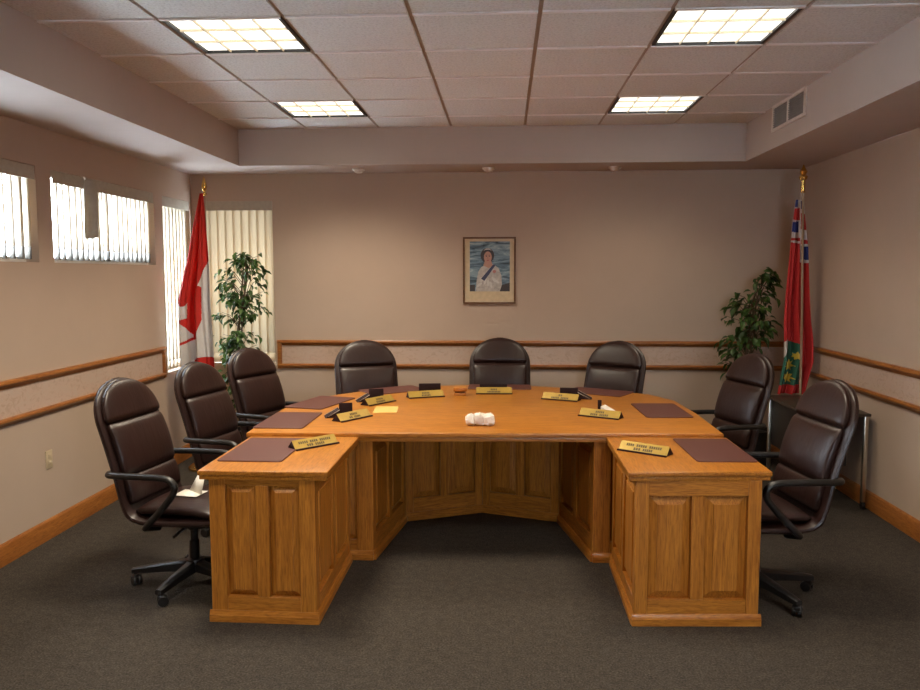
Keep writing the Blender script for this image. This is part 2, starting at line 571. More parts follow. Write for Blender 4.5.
# wall socket
t = thing('wall_outlet', 'ivory cover plate low on the window wall beside a brown chair', 'wall outlet', (XL, -1.46, 0.505))
MB().box((0, -0.036, -0.058), (0.006, 0.036, 0.058), M['ivory_plastic'], bev=0.003).build('cover_plate', t)
for z in (-0.02, 0.02):
    MB().box((0.006, -0.016, z - 0.013), (0.009, 0.016, z + 0.013), M['ivory_plastic'], bev=0.002).build('socket', t)

# ------------------------------------------------------------------ blinds
def blind(label, axis, a, b, z0, z1, ang, pitch=0.077, valance_split=None, skip=None, inset=0.03, bright=False, hems=True):
    t = thing('vertical_blind', label, 'blinds', (0, 0, 0), 0, 'vertical blinds')
    def T(p, e):
        return Vector((XL - e, p, 0)) if axis == 'x' else Vector((p, YB + e, 0))
    vm = MB(); hv = 0.085
    segs = [(a + 0.004, b - 0.004)] if valance_split is None else [(a + 0.004, valance_split - 0.02), (valance_split + 0.02, b - 0.004)]
    for k, (p, q) in enumerate(segs):
        if axis == 'x':
            if valance_split is not None and k == 0:
                # the loose length of valance tilts outward
                TT = Matrix.Translation((XL - 0.004, 0, z1 - 0.004)) @ Matrix.Rotation(math.radians(-16), 4, 'Y')
                vm.box((-0.006, p, -hv), (0.0, q, 0.0), M['valance'], TT)
            else:
                vm.box((XL - 0.012, p, z1 - hv), (XL - 0.004, q, z1 - 0.002), M['valance'])
        else:
            vm.box((p, YB + 0.004, z1 - hv), (q, YB + 0.012, z1 - 0.002), M['valance'])
    vm.build('valance', t)
    rm = MB()
    if axis == 'x':
        rm.box((XL - 0.06, a + 0.01, z1 - 0.045), (XL - 0.025, b - 0.01, z1 - 0.012), M['white_plastic'])
    else:
        rm.box((a + 0.01, YB + 0.025, z1 - 0.045), (b - 0.01, YB + 0.06, z1 - 0.012), M['white_plastic'])
    rm.build('head_rail', t)
    sm = MB(); hm = MB()
    ns = max(2, round((b - a - 0.07) / pitch)); pitch = (b - a - 0.09) / ns
    p = a + 0.045
    rnd = random.Random(int(a * 100))
    while p < b - 0.03:
        if skip is None or not (skip[0] < p < skip[1]):
            an = math.radians(ang + rnd.uniform(-5, 5))
            c = T(p, 0.043)
            base = Matrix.Translation((c.x, c.y, 0)) @ Matrix.Rotation((PI / 2 if axis == 'x' else 0) + an, 4, 'Z')
            hw = 0.044
            zb = z0 + 0.018
            zs = [zb + 0.075, z1 - 0.05]
            pr = []
            for z in zs:
                pr.append([(hw * s, 0.006 * (1 - s * s), z) for s in (-1, -0.5, 0, 0.5, 1)])
            verts = [q for r in pr for q in r]
            sm._add(verts, [(k, k + 1, k + 6, k + 5) for k in range(4)], M['slat'], base, True)
            pr = []
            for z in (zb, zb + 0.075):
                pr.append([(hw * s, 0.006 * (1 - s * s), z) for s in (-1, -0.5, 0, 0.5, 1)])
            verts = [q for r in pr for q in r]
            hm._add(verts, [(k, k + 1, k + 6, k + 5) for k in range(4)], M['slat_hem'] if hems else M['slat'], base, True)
        p += pitch
    sm.build('slats', t, solid=0.0012)
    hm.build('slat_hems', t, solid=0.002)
    return t
blind('vertical blind in the high window farthest from the corner, cut by the picture edge', 'x', *W1, 52)
b2 = blind('vertical blind in the high window with one slat twisted and hanging loose', 'x', *W2, 48, valance_split=-0.86)
bs = MB()
verts = []
for k in range(9):
    z = 2.32 - 0.40 * k / 8
    an = math.radians(70 - 50 * min(1, k / 2.5))
    dx, dy = math.cos(an) * 0.047, math.sin(an) * 0.047
    cx, cy = XL + 0.052, -0.895 - 0.012 * k / 8
    verts += [(cx - dx * 0.9, cy - dy, z), (cx, cy, z + 0.0), (cx + dx * 0.9, cy + dy, z + (0.012 if k == 8 else 0))]
bs._add(verts, [(3 * k + j, 3 * k + j + 1, 3 * k + j + 4, 3 * k + j + 3) for k in range(8) for j in range(2)], M['valance'], None, True)
bs.build('loose_slat', b2, solid=0.0015)
blind('tall vertical blind on the window wall, behind the maple leaf flag', 'x', *W3, 55, hems=False)
blind('tall vertical blind on the back wall, behind the leafy plant', 'y', *W4, 14, hems=False)

# ------------------------------------------------------------------ framed portrait
t = thing('framed_portrait', 'wood framed portrait of a person in pale dress with dark sash', 'picture', (0.004, YB, 1.705))
W, H = 0.24, 0.302
M['frame_wood'] = oak('dark_picture_frame', (1.2, 1.2, 12), light=(0.2, 0.095, 0.03), dark=(0.11, 0.045, 0.014))
f = MB()
for lo, hi in (((-W, -0.022, H - 0.016), (W, 0, H)), ((-W, -0.022, -H), (W, 0, -H + 0.016)), ((-W, -0.022, -H + 0.016), (-W + 0.016, 0, H - 0.016)), ((W - 0.016, -0.022, -H + 0.016), (W, 0, H - 0.016))):
    f.box(lo, hi, M['frame_wood'], bev=0.003)
f.build('frame', t)
mt = plain('mat_board', (0.66, 0.53, 0.34), 0.8)
MB().box((-W + 0.014, -0.008, -H + 0.014), (W - 0.014, -0.004, H - 0.014), mt).build('mat', t)
def sky_print():
    m, nt, b = new_mat('blue_grey_print')
    v = coords(nt, (3, 3, 13))
    f = noise(nt, v, 1.4, 5, 0.6, 1.2)
    c = ramp(nt, f, [(0.34, (0.03, 0.055, 0.075)), (0.46, (0.13, 0.21, 0.27)), (0.58, (0.28, 0.39, 0.45)), (0.7, (0.55, 0.62, 0.65))])
    lk(nt, c, b.inputs['Base Color']); b.inputs['Roughness'].default_value = 0.5
    return m
def disc(m, cx, cz, rx, rz, y, mat, n=20, rot=0):
    vs = []
    for k in range(n):
        a = 2 * PI * k / n
        px, pz = rx * math.cos(a), rz * math.sin(a)
        vs.append((cx + px * math.cos(rot) - pz * math.sin(rot), y, cz + px * math.sin(rot) + pz * math.cos(rot)))
    m._add(vs, [tuple(range(n))], mat)
def poly(m, pts, y, mat):
    m._add([(a, y, c) for a, c in pts], [tuple(range(len(pts)))], mat)
pm = MB()
skin = plain('print_skin', (0.5, 0.27, 0.2), 0.6); dress = plain('print_dress', (0.5, 0.46, 0.42), 0.6, var=0.25, nscale=40)
hair = plain('print_hair', (0.055, 0.05, 0.055), 0.6); sash = plain('print_sash', (0.05, 0.06, 0.12), 0.6)
pm.box((-0.178, -0.0095, -0.19), (0.186, -0.008, 0.262), sky_print())
poly(pm, [(-0.178, -0.13), (-0.13, -0.13), (-0.13, -0.19), (-0.178, -0.19)], -0.0098, hair)
poly(pm, [(0.09, -0.14), (0.186, -0.11), (0.186, -0.19), (0.09, -0.19)], -0.0098, hair)
poly(pm, [(-0.125, -0.19), (-0.115, -0.09), (-0.10, -0.01), (-0.075, 0.03), (-0.03, 0.055), (0.04, 0.055), (0.085, 0.02), (0.11, -0.05), (0.115, -0.13), (0.095, -0.19)], -0.0100, dress)
disc(pm, -0.018, 0.135, 0.062, 0.068, -0.0102, hair)
poly(pm, [(-0.04, 0.09), (0.015, 0.09), (0.03, 0.045), (-0.005, 0.02), (-0.055, 0.045)], -0.0103, skin)
disc(pm, -0.014, 0.12, 0.036, 0.052, -0.0104, skin)
poly(pm, [(0.055, 0.045), (0.035, 0.055), (-0.075, -0.075), (-0.045, -0.095)], -0.0105, sash)
for ex in (-0.028, 0.0):
    disc(pm, ex, 0.128, 0.0065, 0.0035, -0.0106, hair)
    disc(pm, ex, 0.138, 0.0085, 0.002, -0.0106, hair)
poly(pm, [(-0.016, 0.125), (-0.012, 0.125), (-0.009, 0.106), (-0.019, 0.106)], -0.0106, plain('print_nose', (0.42, 0.21, 0.16), 0.6))
disc(pm, -0.014, 0.092, 0.012, 0.004, -0.0106, plain('print_lips', (0.4, 0.1, 0.1), 0.6))
pale = plain('print_pale', (0.62, 0.6, 0.56), 0.6)
poly(pm, [(-0.056, 0.178), (-0.03, 0.198), (0.0, 0.198), (0.022, 0.178), (0.0, 0.188), (-0.03, 0.188)], -0.0107, pale)
for k in range(7):
    disc(pm, -0.09 + 0.026 * k, -0.13 + 0.016 * ((k * 3) % 4), 0.011, 0.03, -0.0104, pale, rot=0.3 * (k - 3))
disc(pm, 0.045, -0.01, 0.016, 0.014, -0.0106, plain('print_badge', (0.5, 0.2, 0.18), 0.6))
pm.build('print', t)

# ------------------------------------------------------------------ desks
def frame_matrix(p0, p1):
    """local u along p0->p1, v = up, n = to the side the panel shows (right of the direction p0->p1 seen from above)"""
    d = Vector((p1[0] - p0[0], p1[1] - p0[1], 0)); L = d.length; d.normalize()
    nrm = Vector((d.y, -d.x, 0))
    mat = Matrix(((d.x, nrm.x, 0, p0[0]), (d.y, nrm.y, 0, p0[1]), (0, 0, 1, 0), (0, 0, 0, 1)))
    return mat, L          # columns: u, n, z

def panel_wall(parent, name, p0, p1, ztop, stile=0.07, mid=0.065, top=0.05, bot=0.135, n=2, drawer=0.0, thick=0.03, base=True, ext=(0, 0)):
    T, L = frame_matrix(p0, p1)
    f = MB()
    # backing sits behind the face plane n = 0; stiles and rails stand forward to n = 0
    f.box((0, -thick - 0.016, 0), (L, -0.030, ztop), M['oak_v'], T)
    ow = (L - 2 * stile - (n - 1) * mid) / n
    xs_ = [0]
    f.box((0, -0.030, 0), (stile, 0, ztop), M['oak_v'], T, bev=0.002, seg=1)
    f.box((L - stile, -0.030, 0), (L, 0, ztop), M['oak_v'], T, bev=0.002, seg=1)
    zt = ztop - top - drawer
    for k in range(1, n):
        a = stile + k * ow + (k - 1) * mid
        f.box((a, -0.030, bot), (a + mid, 0, zt), M['oak_v'], T, bev=0.002, seg=1)
    f.box((stile, -0.030, 0.0), (L - stile, -0.001, bot), M['oak_h'], T, bev=0.002, seg=1)
    f.box((stile, -0.030, zt), (L - stile, -0.001, ztop), M['oak_h'], T, bev=0.002, seg=1)
    o = f.build(name, parent)
    for k in range(n):
        a = stile + k * (ow + mid); b = a + ow
        g = 0.004; s = min(0.042, ow * 0.22)
        q = MB()
        v = []
        for dd, nn in ((g, -0.030), (g, -0.028), (s, -0.0085), (s + 0.0015, -0.003)):
            v += [(a + dd, nn, bot + dd), (b - dd, nn, bot + dd), (b - dd, nn, zt - dd), (a + dd, nn, zt - dd)]
        fc = [(3, 2, 1, 0), (12, 13, 14, 15)]
        for r in range(3):
            for c in range(4):
                fc.append((r * 4 + c, r * 4 + (c + 1) % 4, (r + 1) * 4 + (c + 1) % 4, (r + 1) * 4 + c))
        q._add(v, fc, M['oak_v'], T)
        q.build('raised_panel', o, sharp=4)
    if base:
        q = MB()
        pr = [(-0.002, 0), (0.013, 0), (0.013, 0.034), (0.010, 0.036), (0.008, 0.046), (0.003, 0.056), (-0.002, 0.056)]
        e0, e1 = ext
        rings = [[(s, d, z) for d, z in pr] for s in (-e0, L + e1)]
        q.rings(rings, M['oak_h'], smooth=False, T=T)
        q.build('base_moulding', o)
    return o

def top_slab(parent, pts, z1, mat, h=0.05):
    m = MB()
    cx = sum(p[0] for p in pts) / len(pts); cy = sum(p[1] for p in pts) / len(pts)
    def inset(d):
        out = []
        n_ = len(pts)
        for k in range(n_):
            a, b, c = Vector(pts[k - 1]), Vector(pts[k]), Vector(pts[(k + 1) % n_])
            e1 = (b - a).normalized(); e2 = (c - b).normalized()
            n1 = Vector((-e1.y, e1.x)); n2 = Vector((-e2.y, e2.x))
            bis = (n1 + n2); bis = bis / max(0.3, bis.length_squared) * 2 * 0.5 * 2
            out.append(tuple(b + bis * d * 0.5))
        return out
    m.prism(pts, z1 - h * 0.56, z1, mat, bev=0.006, seg=3)
    m.prism(inset(0.012), z1 - h, z1 - h * 0.5, mat, bev=0.003, seg=2)
    return m.build('tabletop', parent)

# main horseshoe desk
desk = thing('horseshoe_desk', 'large honey oak council desk with a curved back edge and panelled recess', 'desk', (0, -0.8, 0))
def loc(p):           # world xy -> desk xy (the Empty stands at 0,-0.8)
    return (p[0], p[1] + 0.8)
outline = [(-1.335, -1.855), (1.388, -1.755), (1.388, -1.10), (1.358, -0.57), (1.225, -0.27), (0.96, -0.115), (0.72, 0.0), (0.42, 0.115), (0.11, 0.172),
           (-0.20, 0.158), (-0.47, 0.085), (-0.73, -0.06), (-0.94, -0.195), (-1.125, -0.41), (-1.30, -0.76), (-1.35, -1.05)]
top_slab(desk, [loc(p) for p in outline], 0.77, M['oak_top_x'], 0.052)
inner = [(-0.620, -1.765), (-0.522, -1.024), (-0.008, -0.793), (0.512, -0.985), (0.660, -1.735)]
for k in range(4):
    panel_wall(desk, 'modesty_panel', loc(inner[k + 1]) if False else loc(inner[k]), loc(inner[k + 1]), 0.718, stile=0.055, mid=0.06, top=0.05, bot=0.15)
for a, b in (((-1.27, -1.765), (-0.620, -1.765)), ((0.660, -1.735), (1.31, -1.735))):
    panel_wall(desk, 'front_panel', loc(a), loc(b), 0.718, stile=0.10, mid=0.06, top=0.05, bot=0.12)
def wing(label, x0, x1, yf, yb, drawer, tops, inner_side):
    """yf: front y at x0 and x1; yb: back y"""
    cx = (x0 + x1) / 2; cy = (yf[0] + yf[1]) / 2
    t = thing('wing_desk', label, 'desk', (cx, cy, 0))
    def l(p):
        return (p[0] - cx, p[1] - cy)
    zb = 0.705
    top_slab(t, [l(p) for p in tops], 0.75, M['oak_top_y'], 0.045)
    panel_wall(t, 'front_panel', l((x0, yf[0])), l((x1, yf[1])), zb, stile=0.062 if drawer else 0.078, mid=0.062, top=0.012 if drawer else 0.032, bot=0.125, drawer=drawer, ext=(0.010, 0.012))
    if inner_side > 0:      # inner side is the +x side
        panel_wall(t, 'side_panel', l((x1, yf[1] + 0.002)), l((x1, yb)), zb, stile=0.06, mid=0.06, top=0.04, bot=0.125, ext=(0.0, 0))
    else:
        panel_wall(t, 'side_panel', l((x0, yb)), l((x0, yf[0] + 0.002)), zb, stile=0.06, mid=0.06, top=0.04, bot=0.125, ext=(0, 0.0))
    return t
wing('oak pedestal wing desk beside the chair with folded paper on its seat', -1.268, -0.752, (-2.625, -2.635), -1.80, 0.0,
     [(-1.31, -2.655), (-0.685, -2.655), (-0.685, -1.836), (-1.31, -1.858)], 1)
wing('oak pedestal wing desk with a plain rail above its two front panels', 0.765, 1.358, (-2.57, -2.54), -1.77, 0.062,
     [(0.725, -2.592), (1.402, -2.540), (1.402, -1.759), (0.725, -1.783)], -1)

# ------------------------------------------------------------------ chairs
prof = smooth_path([(0, 0.25, 0.415), (0, 0.12, 0.405), (0, -0.04, 0.398), (0, -0.15, 0.402), (0, -0.218, 0.43), (0, -0.252, 0.50), (0, -0.282, 0.62), (0, -0.320, 0.75),
                    (0, -0.362, 0.88), (0, -0.398, 0.98), (0, -0.428, 1.06), (0, -0.446, 1.113)], 8)
# finer stations towards the rounded top
_a, _b = prof[-9], prof[-1]
prof = prof[:-8] + [prof[-9].lerp(prof[-1], 1 - (1 - k / 14) ** 2) for k in range(1, 15)]
def frame_at(k):
    a = prof[max(k - 1, 0)]; b = prof[min(k + 1, len(prof) - 1)]
    d = (b - a).normalized()
    return d, Vector((0, -d.z, d.y)) * -1 if False else Vector((0, d.z, -d.y))
def super_ring(c, nrm, hw, ht, e=3.2, n_=28):
    out = []
    for j in range(n_):
        a = 2 * PI * j / n_
        ca, sa = math.cos(a), math.sin(a)
        x = hw * math.copysign(abs(ca) ** (2 / e), ca); y = ht * math.copysign(abs(sa) ** (2 / e), sa)
        out.append(c + Vector((x, 0, 0)) + nrm * y)
    return out
ZD, ZT = 0.885, 1.113
def half_width(p, k):
    w_ = 0.235 + 0.030 * min(1, max(0, (0.25 - p.y) / 0.5))
    if p.z > ZD:
        q = min(1, (p.z - ZD) / (ZT - ZD))
        w_ *= max(0.012, (1 - q ** 2.15)) ** 0.5
    return w_
def shell_bm():
    m = MB(); R_ = []
    N_ = len(prof)
    for k, p in enumerate(prof):
        d, nr = frame_at(k)
        hw = half_width(p, k); ht = 0.026
        if k == 0:
            R_.append(super_ring(p + Vector((0, 0.012, 0)), nr, hw * 0.93, ht * 0.5))
        if p.z > 1.06:
            ht *= max(0.15, 1 - min(1, (p.z - 1.06) / 0.053) ** 3) ** 0.5
        R_.append(super_ring(p, nr, hw, ht))
        if k == N_ - 1:
            R_.append(super_ring(p + d * 0.002, nr, hw * 0.5, ht * 0.4))
    m.rings(R_, M['leather'])
    return m
def cushion_bm(z0, z1, hw0, th, off, dome=False, e=3.4, puff=0.012, pleats=0):
    m = MB(); R_ = []
    idx = [k for k, p in enumerate(prof) if p.y < -0.2 and z0 <= p.z <= z1]
    # resample between z0 and z1
    steps = 30 if dome else 16
    pts = []
    for s in range(steps + 1):
        z = z0 + (z1 - z0) * ((1 - (1 - s / steps) ** 1.8) if dome else s / steps)
        for k in range(len(prof) - 1):
            a, b = prof[k], prof[k + 1]
            if a.y < -0.2 and a.z <= z <= b.z:
                t_ = (z - a.z) / max(1e-6, b.z - a.z)
                pts.append((a.lerp(b, t_), frame_at(k))); break
    for s, (p, (d, nr)) in enumerate(pts):
        q = min(1.0, max(0.0, (p.z - z0) / (z1 - z0)))
        edge = min(1, min(q, 1 - q if not dome else 1) / 0.14)
        r = (1 - (1 - edge) ** 2) ** 0.5
        hw = hw0 * (0.93 + 0.07 * r)
        if dome:
            qq = min(1, max(0, (q - 0.06) / 0.94))
            hw *= max(0.012, 1 - qq ** 2.15) ** 0.5
            r = min(r, (max(0.0, 1 - q ** 5)) ** 0.5)
        ht = th * max(0.25, r) + puff * math.sin(PI * q) * (0 if dome else 1)
        c = p + nr * (off + ht * 0.35)
        R_.append(super_ring(c, nr, hw, ht, e, 32))
    m.rings(R_, M['leather'])
    return m
def seat_bm():
    m = MB(); R_ = []
    for s in range(15):
        q = s / 14
        y = -0.205 + 0.47 * q
        edge = min(1, min(q, 1 - q) / 0.12); r = (1 - (1 - edge) ** 2) ** 0.5
        z = 0.452 + 0.012 * math.sin(PI * q) - 0.02 * max(0, q - 0.75) * 4 * 0.6
        R_.append(super_ring(Vector((0, y, z)), Vector((0, 0, 1)), 0.228 * (0.92 + 0.08 * r), 0.034 * max(0.2, r), 3.2, 32))
    m.rings(R_, M['leather'])
    return m
def armrest_bm(s):
    m = MB()
    path = smooth_path([(s * 0.245, -0.322, 0.650), (s * 0.285, -0.298, 0.653), (s * 0.298, -0.235, 0.655), (s * 0.30, -0.10, 0.657), (s * 0.30, 0.0, 0.657), (s * 0.30, 0.05, 0.648),
                        (s * 0.30, 0.078, 0.62), (s * 0.298, 0.07, 0.58), (s * 0.292, 0.03, 0.53), (s * 0.285, -0.035, 0.46), (s * 0.275, -0.10, 0.395), (s * 0.25, -0.115, 0.378), (s * 0.18, -0.09, 0.362)], 5)
    rr = [0.0175] * len(path)
    m.tube(path, rr, M['black_plastic'], 10, 1.15)
    return m
def make_chair():
    t = thing('office_chair', '', 'chair', (0, 0, 0), 0, 'brown leather chairs around the desk')
    shell_bm().build('chair_shell', t)
    seat_bm().build('seat', t)
    cushion_bm(0.475, 0.625, 0.228, 0.022, 0.022).build('lumbar_cushion', t)
    cushion_bm(0.615, 0.895, 0.232, 0.024, 0.024).build('backrest', t)
    cushion_bm(0.892, 1.100, 0.236, 0.027, 0.024, dome=True).build('headrest', t)
    for s in (-1, 1):
        armrest_bm(s).build('armrest', t)
    mb = MB()
    mb.box((-0.10, -0.12, 0.335), (0.10, 0.10, 0.378), M['black_metal'], bev=0.01)
    mb.tube([(0.08, 0.02, 0.35), (0.2, 0.03, 0.345), (0.25, 0.035, 0.34)], 0.008, M['black_plastic'], 8)
    mb.build('tilt_mechanism', t)
    MB().lathe([(0.026, 0.12), (0.026, 0.24), (0.021, 0.245), (0.021, 0.30), (0.034, 0.305), (0.034, 0.34)], M['black_metal'], 18).build('gas_column', t)
    MB().lathe([(0.03, 0.07), (0.052, 0.075), (0.056, 0.11), (0.045, 0.14), (0.028, 0.145)], M['black_plastic'], 20).build('hub', t)
    for k in range(5):
        a = 2 * PI * k / 5 + PI / 2
        R_ = Matrix.Rotation(a, 4, 'Z')
        leg = MB()
        leg.rings([[tuple(R_ @ Vector((x, yy * wd, z + zz * h))) for yy, zz in ((-1, -1), (1, -1), (1, 0.6), (0.6, 1), (-0.6, 1), (-1, 0.6))]
                   for x, z, wd, h in ((0.035, 0.105, 0.032, 0.028), (0.16, 0.096, 0.026, 0.022), (0.295, 0.082, 0.021, 0.016), (0.335, 0.078, 0.016, 0.012))], M['black_plastic'], smooth=False)
        lo = leg.build('base_leg', t)
        c = MB()
        fork = R_ @ Vector((0.32, 0, 0))
        ax = Matrix.Translation((fork.x, fork.y, 0.0)) @ Matrix.Rotation(a + 0.7, 4, 'Z')
        for sx in (-1, 1):
            TT = ax @ Matrix.Translation((sx * 0.014, 0.014, 0.0275)) @ Matrix.Rotation(PI / 2, 4, 'Y')
            c.lathe([(0.006, -0.009), (0.0255, -0.009), (0.0275, -0.005), (0.0275, 0.005), (0.0255, 0.009), (0.006, 0.009)], M['black_plastic'], 16, TT)
        c.lathe([(0.008, 0.03), (0.008, 0.085)], M['black_metal'], 10, Matrix.Translation((fork.x, fork.y, 0)))
        c.box((-0.016, -0.012, 0.034), (0.016, 0.026, 0.058), M['black_plastic'], ax, bev=0.005)
        c.build('caster', lo)
    return t
# x, y, facing angle (0 = facing +y), label
CH = [
    (-1.535, -2.16, -99, 'brown leather chair beside the wall outlet, with a folded white paper on its seat', 0.0, 187),
    (-1.50, -1.24, -103, 'brown leather chair standing between two others along the window side, in front of the flag', -0.018, 210),
    (-1.43, -0.5, -113, 'brown leather chair in front of the leafy plant by the tall blinds', 0, 50),
    (-0.9, 0.0, -160, 'brown leather chair behind the desk, tucked in nearest the window wall corner', 0, 0),
    (0.11, 0.27, 181, 'brown leather chair behind the middle of the desk, below the framed portrait', 0, 0),
    (0.87, 0.05, 147, 'brown leather chair angled behind the desk, nearest the bare stretch of back wall and plant', 0, 0),
    (1.51, -0.72, 107, 'brown leather chair in front of the plant and red flag beside the dark side table', 0, 20),
    (1.44, -2.15, 98, 'brown leather chair in front of the side table, beside the wing desk', 0.012, 7),
]
proto = make_chair()
for i_, (x, y, a, lab, dz, br) in enumerate(CH):
    c = proto if i_ == 0 else copy_tree(proto)
    c.location = (x, y, 0); c.rotation_euler = (0, 0, math.radians(a))
    c['label'] = lab
    for ch in kids(c):
        nm = ch.name.split('.')[0]
        if nm in ('base_leg', 'hub'):
            ch.rotation_euler = (0, 0, math.radians(br - a - 90))
        elif nm != 'gas_column':
            ch.location = (0, 0, dz)

# ------------------------------------------------------------------ on the desk
def pad(x, y, z, rot, lab, w_=0.50, d_=0.30):
    t = thing('desk_pad', lab, 'desk pad', (x, y + DY, z), math.radians(rot), 'burgundy desk pads')
    m = MB()
    r = 0.02; pts = []
    for cx, cy, a0 in ((w_ / 2 - r, d_ / 2 - r, 0), (-w_ / 2 + r, d_ / 2 - r, 90), (-w_ / 2 + r, -d_ / 2 + r, 180), (w_ / 2 - r, -d_ / 2 + r, 270)):
        for k in range(5):
            an = math.radians(a0 + 22.5 * k)
            pts.append((cx + r * math.cos(an), cy + r * math.sin(an)))
    m.prism(pts, 0.0, 0.006, M['pad'], bev=0.0015, seg=1)
    m.build('pad_sheet', t)
    return t
Z1, Z2 = 0.75, 0.77
DY = -0.045      # everything laid out on the desk stands this far towards its front
pad(-1.12, -2.15, Z1, 90, 'burgundy desk pad on the window-side wing desk', 0.555, 0.33)
pad(-1.19, -1.42, Z2, 90, 'burgundy desk pad on the main desk, just past the window-side wing', 0.53, 0.30)
pad(-1.15, -0.74, Z2, 74, 'burgundy desk pad before the chair in front of the tall blinds plant', 0.52, 0.29)
pad(-0.72, -0.12, Z2, 36, 'burgundy desk pad before the rear chair nearest the windows', 0.48, 0.29)
pad(0.106, 0.085, Z2, 0, 'burgundy desk pad at the middle of the back edge, behind a nameplate', 0.50, 0.25)
pad(0.86, -0.145, Z2, -31, 'burgundy desk pad before the rear chair that is nearest the red flag', 0.48, 0.29)
pad(1.18, -0.955, Z2, 92, 'burgundy desk pad on the main desk, beside the chair below the red flag', 0.53, 0.30)
pad(1.24, -2.05, Z1, 91, 'burgundy desk pad on the wing desk with the plain upper rail', 0.54, 0.30)

def nameplate(x0, y0, x1, y1, z, lab, words1, words2):
    d = Vector((x1 - x0, y1 - y0, 0)); L = 0.27
    t = thing('nameplate', lab, 'nameplate', ((x0 + x1) / 2, (y0 + y1) / 2 + DY, z), math.atan2(d.y, d.x), 'gold nameplates on the desk')
    # local: +x along the plate, -y towards the reader
    h, dp = 0.047, 0.062
    f = MB()
    f._add([(-L / 2, 0, 0), (L / 2, 0, 0), (L / 2, dp * 0.62, h), (-L / 2, dp * 0.62, h), (-L / 2, 0.003, 0), (L / 2, 0.003, 0), (L / 2, dp * 0.62 + 0.003, h), (-L / 2, dp * 0.62 + 0.003, h)],
           [(0, 1, 2, 3), (7, 6, 5, 4), (0, 4, 5, 1), (1, 5, 6, 2), (2, 6, 7, 3), (3, 7, 4, 0)], M['gold_plate'])
    f.build('face_plate', t)
    b = MB()
    b._add([(-L / 2, 0.0035, 0.002), (L / 2, 0.0035, 0.002), (L / 2, 0.0405, h - 0.002), (-L / 2, 0.0405, h - 0.002), (-L / 2, 0.085, 0), (L / 2, 0.085, 0)],
           [(0, 1, 2, 3), (3, 2, 5, 4), (0, 4, 5, 1), (0, 3, 4), (1, 5, 2)], M['dark_leather_card'])
    b.box((-L / 2 - 0.002, -0.012, 0.0), (L / 2 + 0.002, 0.0, 0.008), M['dark_leather_card'])
    b.build('stand', t)
    m = MB()
    slope = Vector((0, dp * 0.62, h)).normalized(); nrm = Vector((0, -h, dp * 0.62)).normalized()
    for row, ws in ((0.67, words1), (0.34, words2)):
        tot = sum(ws) + 0.012 * (len(ws) - 1)
        x = -tot / 2
        for w_ in ws:
            k = max(1, int(w_ / 0.011))
            for j in range(k):
                a = x + w_ * j / k; bb = a + w_ / k * 0.74
                hh = 0.0075
                c0 = slope * (0.0607 * row - hh) + nrm * 0.0006; c1 = slope * (0.0607 * row + hh) + nrm * 0.0006
                m._add([(a, c0.y, c0.z), (bb, c0.y, c0.z), (bb, c1.y, c1.z), (a, c1.y, c1.z)], [(0, 1, 2, 3)], M['lettering'])
            x += w_ + 0.012
    m.build('lettering', t)
    return t
nameplate(-0.945, -2.165, -0.774, -1.98, Z1, 'gold nameplate on the window-side wing desk, touching its pad', (0.06, 0.05, 0.07), (0.04, 0.06))
nameplate(-0.862, -1.483, -0.698, -1.234, Z2, 'gold nameplate on the main desk nearest the window-side wing desk', (0.065,), (0.03, 0.055))
nameplate(-0.797, -0.890, -0.624, -0.622, Z2, 'gold nameplate with a cream slip lying in front of it', (0.07,), (0.09,))
nameplate(-0.541, -0.526, -0.306, -0.42, Z2, 'gold nameplate beside the small wooden block, on its window side', (0.06,), (0.07,))
nameplate(-0.068, -0.287, 0.202, -0.274, Z2, 'gold nameplate facing straight out before the chair below the portrait', (0.05,), (0.10,))
nameplate(0.420, -0.500, 0.655, -0.610, Z2, 'gold nameplate before the angled rear chair, dark card open behind it', (0.03,), (0.06, 0.06))
nameplate(0.615, -1.165, 0.860, -1.306, Z2, 'gold nameplate with a white paper edge and thin dark upright behind', (0.06,), (0.05, 0.06))
nameplate(0.745, -2.067, 0.965, -2.224, Z1, 'gold nameplate on the wing desk with the plain upper rail', (0.045, 0.06, 0.07), (0.04, 0.055))

def card_stand(x, y, rot, lab, w_=0.10, h=0.075, leaf=True, lx=-0.09):
    t = thing('card_stand', lab, 'card stand', (x, y + DY, Z2), math.radians(rot), 'dark card stands behind the nameplates')
    m = MB()
    m.box((-w_ / 2, -0.004, 0), (w_ / 2, 0.004, h), M['dark_leather_card'], bev=0.001)
    m.build('upright_card', t)
    if leaf:
        q = MB()
        s = 1 if lx > 0 else -1
        x0 = s * (w_ / 2 + 0.002); x1 = x0 + lx
        q._add([(x0, -0.05, 0.05), (x0, 0.05, 0.05), (x1, 0.05, 0.0), (x1, -0.05, 0.0), (x0, -0.05, 0.0), (x0, 0.05, 0.0)],
               [(0, 1, 2, 3), (4, 5, 1, 0), (0, 3, 4), (1, 5, 2), (3, 2, 5, 4)], M['dark_leather_card'])
        q.build('tented_card', t)
        e = MB()
        e._add([(x0, -0.052, 0.052), (x1 - 0.004 * (1 if lx > 0 else -1), -0.052, 0.002), (x1, -0.052, -0.0), (x0, -0.052, 0.047),
                (x0, 0.052, 0.052), (x1, 0.052, 0.002), (x1, 0.052, 0.0), (x0, 0.052, 0.047)],
               [(0, 1, 2, 3), (4, 7, 6, 5)], M['white_paper'])
        e.build('white_edge', t)
    return t
card_stand(-0.87, -1.25, 18, 'dark card stand behind the gold nameplate nearest the window-side wing', 0.085, 0.085)
card_stand(-0.775, -0.62, 18, 'dark card stand behind the nameplate that has the cream slip', 0.105, 0.085)
card_stand(-0.42, -0.29, 8, 'dark card behind the nameplate next to the wooden block', 0.165, 0.08, False)
